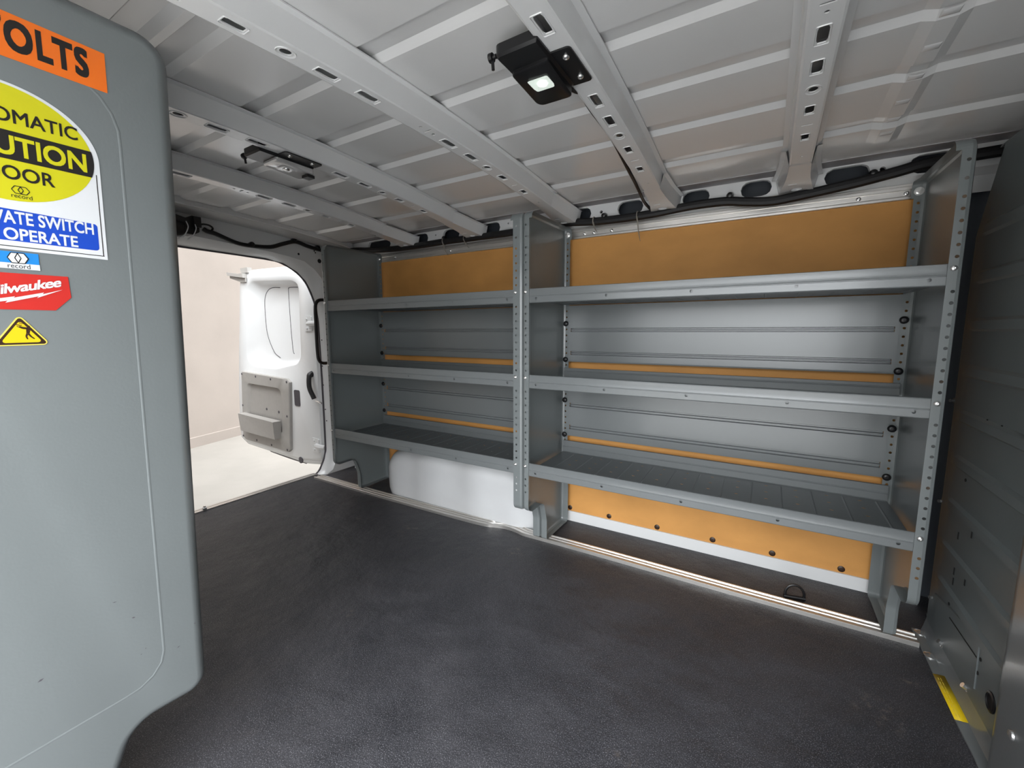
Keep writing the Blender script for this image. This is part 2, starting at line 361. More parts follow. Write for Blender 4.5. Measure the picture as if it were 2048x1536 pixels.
# side wall with the sliding door opening, front wall
mb = MB(); mb.box(-1.5, -.12, -1.52, -1.50, -.03, 1.42); mb.box(1.30, 1.75, -1.52, -1.50, -.03, 1.42); mb.box(-.12, 1.30, -1.52, -1.50, 1.27, 1.42)
struct(mb.build('wall_near', M['white']), 'white body side around the sliding door opening')
mb = MB(); mb.box(1.75, 1.77, -1.52, .48, -.03, 1.42); struct(mb.build('wall_front', M['white']), 'body closing the cab beyond the bulkhead')
mb = MB(); mb.box(-1.5, 1.77, -1.52, .48, 1.43, 1.44); struct(mb.build('ceiling_skin', M['white']), 'outer roof skin')

# ================================================================= WALL LINING, RAILS
t = thing('wall_lining', 'tan plywood lining board on the far wall behind both shelf units', 'wall panel', (0, WY, 0))
mb = MB(); mb.box(-1.46, 1.20, WY, WY+.006, .046, 1.26); mb.build('board', M['ply'], t)
for x in (.013, .196, .399, .607, .804, 1.004):
    mb = MB(); mb.lathe((x, WY+.001, .060), (0,-1,0), [(.0105,0),(.0105,.003),(.008,.0045),(.004,.0047),(.004,.003)], 16); mb.build('fastener', M['brownink'], t)['label'] = 'round dark fastener at the foot of the board'

t = thing('track_rail', 'brushed aluminium track along the top of the tan wall board', 'rail', (0, WY, 1.25))
mb = MB(); z0 = 1.2455
sec = [(WY+.002,z0),(WY-.006,z0),(WY-.008,z0+.0015),(WY-.008,z0+.008),(WY-.007,z0+.010),(WY-.0035,z0+.010),(WY-.0035,z0+.0265),(WY-.007,z0+.0265),(WY-.008,z0+.028),(WY-.008,z0+.036),(WY-.006,z0+.038),(WY-.006,z0+.044),(WY+.002,z0+.044)]
mb.loft([[(x, a, b) for a, b in sec] for x in (-1.43, 1.135)], True, True, True); mb.build('channel', M['alu'], t, angle=25)
for x in (-1.04,-.655,.06,.10,.175,.955,1.066):
    mb = MB(); mb.lathe((x, WY-.0035, z0+.0182), (0,-1,0), [(.0065,0),(.0065,.0015),(.005,.003),(.0025,.0035),(.0025,.0015)], 12); mb.build('screw', M['steel'], t)

t = thing('floor_track', 'long silver aluminium track screwed to the floor under both shelf units', 'rail', (0, .15, 0))
path = [(-1.50,.131),(-.9,.128),(-.5,.131),(-.30,.138),(-.25,.150),(-.21,.162),(-.17,.164),(-.13,.158),(-.10,.150),(-.05,.150),(.2,.152),(.7,.147),(1.150,.148)]
P = spline([(x, y, 0) for x, y in path], 6)
sec = [(0,.000),(0,.011),(.002,.013),(.006,.013),(.008,.010),(.022,.009),(.024,.012),(.030,.012),(.032,.007),(.042,.007),(.044,.012),(.050,.012),(.052,.009),(.052,0)]
mb = MB(); mb.loft([[(p.x, p.y+a, b) for a, b in sec] for p in P], True, True, True); mb.build('extrusion', M['alu'], t, angle=25)

# ================================================================= WHEEL ARCH
t = thing('wheel_arch', 'white painted wheel arch bulging from under the left shelf unit', 'wheel arch', (-.5, .28, 0))
mb = MB(); loops = []
xsec = [(-1.10,.04),(-1.055,.115),(-1.02,.165),(-.98,.210),(-.945,.236),(-.91,.253),(-.87,.266),(-.82,.275),(-.72,.282),(-.50,.285),(-.30,.285),(-.18,.282),(-.13,.272),(-.10,.25),(-.085,.2),(-.08,.1),(-.078,0)]
xsec = [(-1.00,.16),(-.985,.185),(-.96,.207),(-.93,.226),(-.895,.242),(-.855,.254),(-.80,.262)] + [(x, .268) for x in (-.735,-.725,-.575,-.565,-.43,-.42,-.305,-.295,-.2)] + [(-.15,.262),(-.115,.246),(-.095,.22),(-.085,.15)]
for i, (x, h) in enumerate(xsec):
    step = .004 if x in (-.725,-.575,-.42,-.305) else 0
    yf = .178 + (.0 if i > 3 else (.10, .062, .034, .013)[i]) + (0 if x < -.13 else .01+(x+.13)*.6)
    r = min(.075, h*.45); L = [(x, .45, h+step)]
    for k in range(9):
        a = PI/2*k/8; L.append((x, yf-step+r*(1-math.sin(a)), h+step-r*(1-math.cos(a))))
    L += [(x, yf-step, .08), (x, yf-step+.003, .03), (x, yf+.012, .0)]
    loops.append(L)
first = [(loops[0][0][0]-.02, max(p[1], .27), p[2]*.9) for p in loops[0]]; last_ = [(loops[-1][0][0]+.006, max(p[1], .20), p[2]*.9) for p in loops[-1]]
mb.loft([first]+loops+[last_], False); mb.build('arch_shell', M['arch'], t, angle=30)

# ================================================================= SHELF UNITS
PITCH = .0254
OUT = [(0, 1.2775, .028), (0, .183, .026), (.118, .186, .034), (.146, .10, .05), (.147, .013, .0105), (.355, .013, .014), (.355, 1.283, .014)]
def panel_outline(r=None): return rounded(OUT, 7)
def end_panel(parent, xp, dr, wf, wr=.026, material='grey', shade_strip=False):
    """sheet steel end panel in the plane x = xp, its flanges turned towards dr"""
    base = panel_outline(); base = offset(base, 0); R = .009
    # refine long edges so the flange can be interrupted
    poly = []
    for i in range(len(base)):
        a, b = Vector(base[i]), Vector(base[(i+1) % len(base)]); k = max(1, int((b-a).length/.03))
        poly += [tuple(a.lerp(b, j/k)) for j in range(k)]
    l0 = offset(poly, R)
    def lp(pl, x): return [(x, a, b) for a, b in pl]
    l1 = offset(poly, R*.29); n = len(poly); mb = MB()
    mb.add(lp(l0, xp), [tuple(range(n))])
    mb.loft([lp(l0, xp), lp(l1, xp+dr*R*.29), lp(poly, xp+dr*R)])
    zlo, zhi = .225, 1.235
    def width(a, b):
        if a < .02: return wf if b < 1.18 else wf+.010*min(1, (b-1.18)/.05)
        if a > .34: return wr+(.006 if b > 1.10 or b < .20 else 0)
        return .030 if b < .3 else .026
    for i in range(n):
        (a0, b0), (a1, b1) = poly[i], poly[(i+1) % n]
        if a0 < .001 and a1 < .001 and zlo < (b0+b1)/2 < zhi: continue
        if a0 > .354 and a1 > .354 and .30 < (b0+b1)/2 < 1.235: continue
        mb.quad((xp+dr*R, a0, b0), (xp+dr*R, a1, b1), (xp+dr*width(a1, b1), a1, b1), (xp+dr*width(a0, b0), a0, b0))
    zs = [b for a, b in poly if a < .001]; za = max([z for z in zs if z < zlo+.03] or [zlo]); za = min(zs, key=lambda z: abs(z-zlo)); zb = min(zs, key=lambda z: abs(z-zhi))
    za = max(z for z in zs if z <= min([q for q in zs if q > zlo-.031 and q > zlo-.016] or [zlo])) if False else za
    # front flange holes on a one inch pitch
    hz = [1.0+PITCH*k for k in range(0, -33, -1)] + [1.0+PITCH*k for k in (1,2,3,4,5,6,7.5,9)]
    skip = [1.0-PITCH, 1.0-PITCH*13, 1.0-PITCH*26]
    hz = [z for z in hz if za+.01 < z < zb-.004 and all(abs(z-s) > .004 for s in skip)]
    hx = xp+dr*(wf-.0135)
    ff = lambda u, v, w=0: (xp+dr*v, 0.0+w, u)
    perf(mb, ff, za, zb, R, wf, [('round', z, wf-.0125, .0037, .0037) for z in hz], wall=.0013, subdiv=.05)
    mb.loft([[(xp+dr*wf, 0, z)]+([(xp+dr*wf, .009, z), (xp+dr*.003, .009, z)] if shade_strip else [(xp+dr*wf, .0014, z), (xp+dr*(wf-.003), .0014, z)]) for z in (za, zb)], False)  # optional backing strip added behind the flange to keep its holes dark
    ys = [b for a, b in poly if a > .354]; ya = min(ys, key=lambda z: abs(z-.30)); yb = min(ys, key=lambda z: abs(z-1.235))
    fr = lambda u, v, w=0: (xp+dr*v, .355+w, u)
    hz2 = [z for z in [.412+.0254*k for k in range(-3, 33)] if ya+.01 < z < yb-.01 and not (.965 < z < 1.03)]
    perf(mb, fr, ya, yb, R, wr, [('round', z, wr-.0115, .0036, .0036) for z in hz2], wall=.0013, subdiv=.05)
    return mb.build('end_panel', M[material], parent, angle=40, merge=False)

def shelf(parent, x0, x1, z0, name='shelf'):
    rt_ = .009 if abs(z0-.695) < .01 else .0205
    mb = MB(); yl = .0032
    holes = []
    # tray with rows of slots
    yt0, yt1 = .014, .340; rows = 5; tr = lambda u, v, w=0: (u, v, z0-.0285)
    ribx = [x0+.06+i*.0835 for i in range(int((x1-x0-.08)/.0835)+1)]
    for r in range(rows):
        a, b = yt0+(yt1-yt0)*r/rows, yt0+(yt1-yt0)*(r+1)/rows
        hs = [('round', x+.042, (a+b)/2, .0055, .0016) for x in ribx[:-1]] if r in (1, 2, 3, 4) else []
        perf(mb, tr, x0, x1, a, b, hs, subdiv=.4)
    for x in ribx: mb.loft([[(x-.0035,yt0+.03,z0-.0285),(x,yt0+.03,z0-.0268),(x+.0035,yt0+.03,z0-.0285)],[(x-.0035,yt1-.02,z0-.0285),(x,yt1-.02,z0-.0268),(x+.0035,yt1-.02,z0-.0285)]], False)
    for x in ribx: mb.loft([[(x-.0035,yt0+.03,z0-.0293),(x,yt0+.03,z0-.031),(x+.0035,yt0+.03,z0-.0293)],[(x-.0035,yt1-.02,z0-.0293),(x,yt1-.02,z0-.031),(x+.0035,yt1-.02,z0-.0293)]], False)
    tray = mb.build(name, M['tray'], parent, angle=30, merge=False)
    mb = MB()
    sec = [(yt0,-.0285),(.0115,-.027),(.0105,.006),(.0095,.0100),(.0068,.0112),(.0045,.0100),(yl+.0022,.0075),(yl,-.0135),(yl+.0014,-.0150),(yl+.0014,-.0162),(yl,-.0175)]
    mb.loft([[(x, a, z0+b) for a, b in sec] for x in (x0, x1)], False)
    fl = lambda u, v, w=0: (u, yl+w, z0+v)
    perf(mb, fl, x0, x1, -.0355, -.0175, [('round', x, -.0235, .0042, .0042) for x in HX if x0+.01 < x < x1-.01], subdiv=.3)
    mb.loft([[(x, a, z0+b) for a, b in [(yl,-.0355),(yl+.001,-.0375),(yl+.004,-.0385),(.022,-.0385)]] for x in (x0, x1)], False)
    mb.loft([[(x, .022, z0-.0385), (x, .0225, z0-.0310)] for x in (x0, x1)], False)
    mb.build('front_lip', M['grey_shelf'], tray, angle=28, merge=False)
    mb = MB()
    sec = [(.338,-.0285),(.3405,-.026),(.3405,-.006),(.3392,-.004),(.3392,-.002),(.3405,0),(.3405,rt_),(.342,rt_+.001),(.350,rt_+.001),(.351,rt_-.002),(.351,-.0285)]
    mb.loft([[(x, a, z0+b) for a, b in sec] for x in (x0, x1)], False); mb.build('rear_lip', M['grey_shelf'], tray, angle=28)
    return tray

def back_panel(parent, x0, x1, z0, z1, grooves):
    mb = MB(); yb = .3495; sec = [(yb+.010, z0), (yb, z0+.001), (yb-.0005, z0+.006)]
    gs = sorted(grooves)
    mb.loft([[(x, a, b) for a, b in sec] for x in (x0, x1)], False); e = z0+.006
    for g0, g1 in gs:
        mb.loft([[(x, yb-.0005, b) for b in (e, g0)] for x in (x0, x1)], False)
        prf = [(-.0005, g0), (.0075, g0+.0022), (.0075, (g0+g1)/2-.0030), (.0005, (g0+g1)/2-.0012), (.0005, (g0+g1)/2+.0012), (.0075, (g0+g1)/2+.0030), (.0075, g1-.0022), (-.0005, g1)]
        mb.loft([[(x, yb+a, b) for a, b in prf] for x in (x0+.010, x1-.010)], False)
        for xa, xb in ((x0, x0+.010), (x1-.010, x1)):
            mb.quad((xa, yb-.0005, g0), (xb, yb-.0005, g0), (xb, yb-.0005, g1), (xa, yb-.0005, g1))
        e = g1
    mb.loft([[(x, yb-.0005, b) for b in (e, z1)] for x in (x0, x1)], False)
    mb.quad((x0, yb-.0005, z1), (x1, yb-.0005, z1), (x1, yb+.010, z1), (x0, yb+.010, z1))
    return mb.build('back_panel', M['grey_shelf'], parent, angle=20, merge=False)

def bolt(parent, x, y, z, ax=(0,-1,0), r=.0068, name='bolt', n=14):
    mb = MB(); mb.lathe((x, y, z), ax, [(r, 0), (r, r*.25), (r*.8, r*.55), (r*.45, r*.72), (r*.30, r*.74), (r*.30, r*.45), (.0001, r*.45)], n)
    return mb.build(name, M['steel'], parent)
def knob(parent, x, z):
    mb = MB(); mb.lathe((x, .3475, z), (0,-1,0), [(.0105,0),(.0112,.0015),(.0108,.004),(.0085,.0065),(.005,.0078),(.0035,.0078),(.0032,.0060),(.0001,.0060)], 20)
    mb.build('knob', M['black'], parent)

HX = [-1.089+.2528*k for k in range(0, 9)]
SHZ = (1.0, .695, .365)
def shelf_unit(xa, xb, label, hx, rows, knobx, rear_knobs):
    global HX
    HX = hx
    t = thing('shelf_unit', label, 'shelving', ((xa+xb)/2, .17, 0))
    end_panel(t, xa, 1, .0265 if xa < -1 else .0250, shade_strip=True); end_panel(t, xb, -1, .0375 if xb < 0.5 else .0255)
    for z in SHZ: shelf(t, xa+.012, xb-.012, z)
    back_panel(t, xa+.0265, xb-.0265, .731, .968, [(.7610,.7768),(.8580,.8738)])
    back_panel(t, xa+.0265, xb-.0265, .407, .660, [(.4372,.4569),(.5357,.5540)])
    for z in SHZ:
        bolt(t, hx_flange[xa], -.0005, z); bolt(t, hx_flange[xb], -.0005, z)
    for x in knobx:
        for z in (.893, .741, .565, .412): knob(t, x, z)
    for x in knobx:
        mb = MB(); mb.lathe((x+.002, .352, 1.256), (0,-1,0), [(.0115,0),(.0115,.003),(.0065,.0031),(.0065,.009),(.0001,.0095)], 14); mb.build('anchor_bolt', M['steel'], t)
    return t
XA, XB, XC, XD = -1.1370, -.0165, -.0138, 1.1022
hx_flange = {XA: -1.1235, XB: -.0437, XC: -.0018, XD: 1.0862}
shelf_unit(XA, XB, 'grey steel shelf unit beside the rear door, standing over the white wheel arch', [-1.089+.252*k for k in range(5)], 3, (-1.124,), None)
shelf_unit(XC, XD, 'grey steel shelf unit next to the bulkhead, with open black floor under its bottom shelf', [.038+.2528*k for k in range(5)], 3, (.0007, 1.0835), None)
mb = MB()

# ================================================================= NEAR SHELF UNIT END PANEL WITH STICKERS
nu = thing('shelf_unit', 'grey steel end panel of the near shelf unit covered in warning stickers', 'shelving', (-.16, -1.18, 0))
def NX(z): return -.151+.0766*(z-.183)
def NP(y, z, h=0.0): return (NX(z)+h, y, z)
nout = [(-.998, 1.300, .040), (-.998, .180, .030), (-1.108, .187, .042), (-1.140, .10, .05), (-1.142, .013, .024), (-1.36, .013, .024), (-1.36, 1.300, .024)]
poly = rounded(nout, 10)
l0, l1, l2 = offset(poly, .020), offset(poly, .0085), offset(poly, .0022)
mb = MB(); n = len(poly)
mb.add([NP(a, b) for a, b in l0], [tuple(range(n))])
mb.loft([[NP(a, b, h) for a, b in L] for L, h in ((l0, 0), (offset(poly, .0135), -.0012), (l1, -.0045), (l2, -.0105), (poly, -.017), (poly, -.040))])
mb.build('end_panel', M['grey'], nu, angle=45)
bead = [NP(y, z, -.0008) for y, z in rounded([(-1.36,1.215),(-1.067,1.215,.075),(-1.0635,.256,.05),(-1.36,.250)], 10)]
mb = MB(); P = resample(bead, 70, False); mb.tube([(p[0]-.0042, p[1], p[2]) for p in P], .0055, 12); mb.build('pressed_bead', M['grey'], nu, angle=80)
SCR = [(-1.2121,.3596,-1.2054,.3617,.0016),(-1.1029,.3937,-1.0978,.3922,.0011),(-1.1246,.4345,-1.1186,.4335,.0007),(-1.0448,.2955,-1.0401,.2973,.0010),(-1.0893,.3257,-1.0872,.3271,.0006),(-1.0959,.3189,-1.0938,.3202,.0006),(-1.0156,.328,-1.0150,.3245,.0011)]
mb = MB()
for y0, z0, y1, z1, w in SCR:
    d = Vector((y1-y0, z1-z0)).normalized(); px_, pz_ = -d.y*w, d.x*w
    mb.add([NP(y0, z0, .0003), NP((y0+y1)/2-px_, (z0+z1)/2-pz_, .0003), NP(y1, z1, .0003), NP((y0+y1)/2+px_, (z0+z1)/2+pz_, .0003)], [(0, 1, 2, 3)])
mb.build('scratch_marks', M['seal'], nu)['kind'] = 'stuff'
def poly_sheet(name, pts, h, material, parent, th=.0003):
    mb = MB(); mb.loft([[NP(a, b, h) for a, b in pts], [NP(a, b, h+th) for a, b in pts]], True, True, True)
    return mb.build(name, material, parent, angle=30)
def ellipse(c, r, n=48, a0=0, a1=2*PI): return [(c[0]+r[0]*math.cos(a0+(a1-a0)*k/n), c[1]+r[1]*math.sin(a0+(a1-a0)*k/n)) for k in range(n if abs(a1-a0-2*PI) < 1e-6 else n+1)]
def text_verts(s, bold=0.0, shear=0.0, space=1.0):
    c = bpy.data.curves.new('t', 'FONT'); c.body = s; c.shear = shear; c.space_character = space; c.resolution_u = 4
    o = bpy.data.objects.new('t', c); COL.objects.link(o)
    dg = bpy.context.evaluated_depsgraph_get(); me = bpy.data.meshes.new_from_object(o.evaluated_get(dg))
    v = [tuple(p.co.xy) for p in me.vertices]; f = [tuple(p.vertices) for p in me.polygons]
    bpy.data.objects.remove(o); bpy.data.curves.remove(c); bpy.data.meshes.remove(me)
    if bold:                                  # heavier strokes: the same letters laid over each other a hair apart
        vv, ff = [], []
        for da, db in ((-1,-1),(0,-1),(1,-1),(1,0),(1,1),(0,1),(-1,1),(-1,0)):
            n0 = len(vv); vv += [(a+bold*da, b+bold*db) for a, b in v]; ff += [tuple(i+n0 for i in q) for q in f]
        v, f = vv, ff
    return v, f
def lettering(s, y0, y1, z0, z1, h, material, parent, bold=0.0, ref=None, shear=0.0, space=1.0, slope=0.0, name='lettering'):
    """flat letters; the last characters `ref` (default all) span y0..y1, the height spans z0..z1"""
    v, f = text_verts(s, bold, shear, space); xs = [p[0] for p in v]; zs = [p[1] for p in v]
    if ref:
        rv, _ = text_verts(ref, bold, shear, space); w = max(p[0] for p in rv)-min(p[0] for p in rv)
    else: w = max(xs)-min(xs)
    k = (y1-y0)/w; q = (z1-z0)/(max(zs)-min(zs)); mx, mz = max(xs), min(zs)
    mb = MB(); vv = [(y1+(a-mx)*k, z0+(b-mz)*q+slope*(a-mx)*k) for a, b in v]
    per = max(1, len(vv)//(8 if bold else 1)); mb.v = [NP(a, b, h+.00002*(i//per)) for i, (a, b) in enumerate(vv)]; mb.f = list(f)
    me = bpy.data.meshes.new(name); me.from_pydata(mb.v, [], mb.f); me.update(); me.materials.append(material)
    o = bpy.data.objects.new(name, me); COL.objects.link(o); o.parent = parent; o.matrix_parent_inverse = parent.matrix_world.inverted() if False else Matrix.Identity(4)
    fixparent(o, parent); return o
def fixparent(o, parent):
    mtx = Matrix.Identity(4); p = parent
    while p is not None:
        mtx = p.matrix_basis.copy() @ (p.matrix_parent_inverse.copy() if p.parent else Matrix.Identity(4)) @ mtx if False else mtx
        p = p.parent
    root = parent
    while root.parent: root = root.parent
    o.matrix_parent_inverse = (Matrix.Translation(root.location)).inverted() if parent is root else Matrix.Identity(4)

E0 = .0004
def quadp(y0, y1, z0, z1): return [(y0, z0), (y1, z0), (y1, z1), (y0, z1)]
# orange sticker
st = poly_sheet('orange_sticker', [(-1.27, 1.1965), (-1.0763, 1.1960), (-1.0763, 1.2455), (-1.27, 1.2490)], E0, M['orange'], nu); st['label'] = 'orange sticker with large black capital letters'
lettering('VOLTS', -1.1690, -1.0940, 1.2055, 1.2410, E0+.0005, M['ink'], st, bold=.04, ref='OLTS', space=1.12)
# round-topped caution sign
yc = -1.181
sg = poly_sheet('caution_sign', [(yc-.0890, .9695), (yc+.0890, .9685)] + ellipse((yc, 1.0975), (.0890, .0705), 60, 0, PI), E0, M['whitev'], nu); sg['label'] = 'white sign with yellow disc, black band and blue box'
for y0, y1, z0, z1 in ((yc-.0857, yc+.0857, .9728, .9738), (yc+.0842, yc+.0852, .9735, 1.083), (yc-.0852, yc-.0842, .9735, 1.083)):
    poly_sheet('border_line', quadp(y0, y1, z0, z1), E0+.00035, M['ink'], sg, .0001)
poly_sheet('yellow_disc', ellipse((yc, 1.0972), (.0828, .0678), 64), E0+.00035, M['yellow'], sg, .0001)
e = [p for p in ellipse((yc, 1.0972), (.0832, .0681), 200) if 1.0762 <= p[1] <= 1.1138]
poly_sheet('black_band', e, E0+.0006, M['ink'], sg, .0001)
lettering('AUTOMATIC', -1.1700, -1.1120, 1.1215, 1.1378, E0+.0008, M['ink'], sg, bold=.012, ref='MATIC')
lettering('CAUTION', -1.1705, -1.1055, 1.0830, 1.1068, E0+.0009, M['yellow'], sg, bold=.024, ref='TION')
lettering('DOOR', -1.1845, -1.1390, 1.0545, 1.0712, E0+.0008, M['ink'], sg, bold=.012, ref='OOR')
poly_sheet('blue_box', rounded([(yc-.0808, .9802, .004), (yc+.0808, .9800, .004), (yc+.0808, 1.0160, .004), (yc-.0808, 1.0210, .004)], 4), E0+.00035, M['blue'], sg, .0001)
lettering('ACTIVATE SWITCH', -1.1580, -1.1045, 1.0010, 1.0165, E0+.0006, M['whitev'], sg, bold=.020, ref='SWITCH')
lettering('TO OPERATE', -1.1895, -1.1220, .9812, .9960, E0+.0006, M['whitev'], sg, bold=.020, ref='OPERATE')
def hexlogo(cy, cz, w, hh, h, parent, line, fill=None):
    pts = [(cy-w, cz), (cy-w*.62, cz+hh), (cy+w*.62, cz+hh), (cy+w, cz), (cy+w*.62, cz-hh), (cy-w*.62, cz-hh)]
    if fill: poly_sheet('logo_field', pts, h, fill, parent, .0001)
    mb = MB(); th = w*.055
    segs = list(zip(pts, pts[1:]+pts[:1])) ; dm = [(cy-w*.30, cz), (cy, cz+hh*.95), (cy+w*.30, cz), (cy, cz-hh*.95)]; segs += list(zip(dm, dm[1:]+dm[:1]))
    for a, b in segs:
        d = Vector((b[0]-a[0], b[1]-a[1])).normalized(); nx = Vector((-d.y, d.x))*th
        mb.add([NP(a[0]-nx.x, a[1]-nx.y, h+.00015), NP(b[0]-nx.x, b[1]-nx.y, h+.00015), NP(b[0]+nx.x, b[1]+nx.y, h+.00015), NP(a[0]+nx.x, a[1]+nx.y, h+.00015)], [(0, 1, 2, 3)])
    mb.build('logo_outline', line, parent)
hexlogo(-1.1705, 1.0432, .0078, .0044, E0+.0007, sg, M['ink'])
lettering('record', -1.1790, -1.1610, 1.0335, 1.0385, E0+.0008, M['ink'], sg, bold=.0)
# small blue and white sticker
rs = poly_sheet('hexagon_sticker', quadp(-1.2120, -1.1615, .9455, .9665), E0, M['sky'], nu); rs['label'] = 'small blue and white sticker with two linked hexagons'
poly_sheet('white_strip', quadp(-1.2120, -1.1613, .9453, .9525), E0+.00035, M['whitev'], rs, .0001)
hexlogo(-1.1800, .9590, .0090, .0063, E0+.0006, rs, M['ink'], M['whitev'])
lettering('record', -1.1895, -1.1700, .9462, .9520, E0+.0006, M['ink'], rs, bold=.0)
# red sticker
rd = poly_sheet('red_sticker', [(-1.2300, .8935), (-1.1510, .8940), (-1.1345, .9122), (-1.1357, .9402), (-1.2300, .9395)], E0, M['red'], nu); rd['label'] = 'red clipped-corner sticker with white script and lightning bolt'
lettering('Milwaukee', -1.1985, -1.1430, .9262, .9385, E0+.0006, M['whitev'], rd, bold=.022, ref='ilwaukee', shear=.12, space=.9, slope=.25)
bl = [(-1.2300,.9000),(-1.1993,.9074),(-1.1865,.9106),(-1.1884,.9086),(-1.1603,.9172),(-1.1620,.9148),(-1.1422,.9223),(-1.1674,.9096),(-1.1650,.9122),(-1.1955,.9020),(-1.1933,.9048),(-1.2300,.8962)]
poly_sheet('lightning_bolt', bl, E0+.0006, M['whitev'], rd, .0002)
# yellow triangle
tc_ = (-1.1853, .8595)
tri = [(-1.1853, .8873, .004), (-1.1590, .8478, .004), (-1.2116, .8468, .004)]
ts = poly_sheet('triangle_sticker', rounded(tri, 5), E0, M['yborder'], nu); ts['label'] = 'yellow triangular warning sticker with black border and figure'
def shrink(t, k): cx = sum(p[0] for p in t)/3; cz = sum(p[1] for p in t)/3; return [(cx+(p[0]-cx)*k, cz+(p[1]-cz)*k, p[2]*.6) for p in t]
poly_sheet('black_triangle', rounded(shrink(tri, .90), 4), E0+.00035, M['brownink'], ts, .0001)
poly_sheet('yellow_field', rounded(shrink(tri, .72), 3), E0+.00052, M['amber'], ts, .0001)
mb = MB(); H = E0+.0007
def stroke(pts, w):
    for i, (a, b) in enumerate(zip(pts, pts[1:])):
        d = Vector((b[0]-a[0], b[1]-a[1])); d.normalize(); nx = Vector((-d.y, d.x)); wa, wb = w[i], w[i+1]
        mb.add([NP(a[0]-nx.x*wa, a[1]-nx.y*wa, H), NP(b[0]-nx.x*wb, b[1]-nx.y*wb, H), NP(b[0]+nx.x*wb, b[1]+nx.y*wb, H), NP(a[0]+nx.x*wa, a[1]+nx.y*wa, H)], [(0, 1, 2, 3)])
mb.add([NP(a, b, H) for a, b in ellipse((-1.1782, .8722), (.0014, .0013), 14)], [tuple(range(14))])
stroke([(-1.1785,.8708),(-1.1788,.8665),(-1.1795,.8625)], [.0017,.0019,.0014])
stroke([(-1.1788,.8625),(-1.1770,.8590),(-1.1738,.8557)], [.0011,.0009,.0006]); stroke([(-1.1800,.8625),(-1.1812,.8590),(-1.1800,.8553)], [.0011,.0009,.0006])
stroke([(-1.1788,.8700),(-1.1830,.8708),(-1.1862,.8722)], [.0009,.0007,.0005]); stroke([(-1.1790,.8690),(-1.1835,.8695),(-1.1885,.8724)], [.0009,.0007,.0004])
stroke([(-1.1890,.8745),(-1.1850,.8733),(-1.1838,.8738)], [.0005,.0006,.0004])
for k in range(4): stroke([(-1.1856+.0012*k, .8775-.0004*k), (-1.1852+.0012*k, .8753)], [.0003,.0003])
me_o = mb.build('pictogram', M['brownink'], ts)

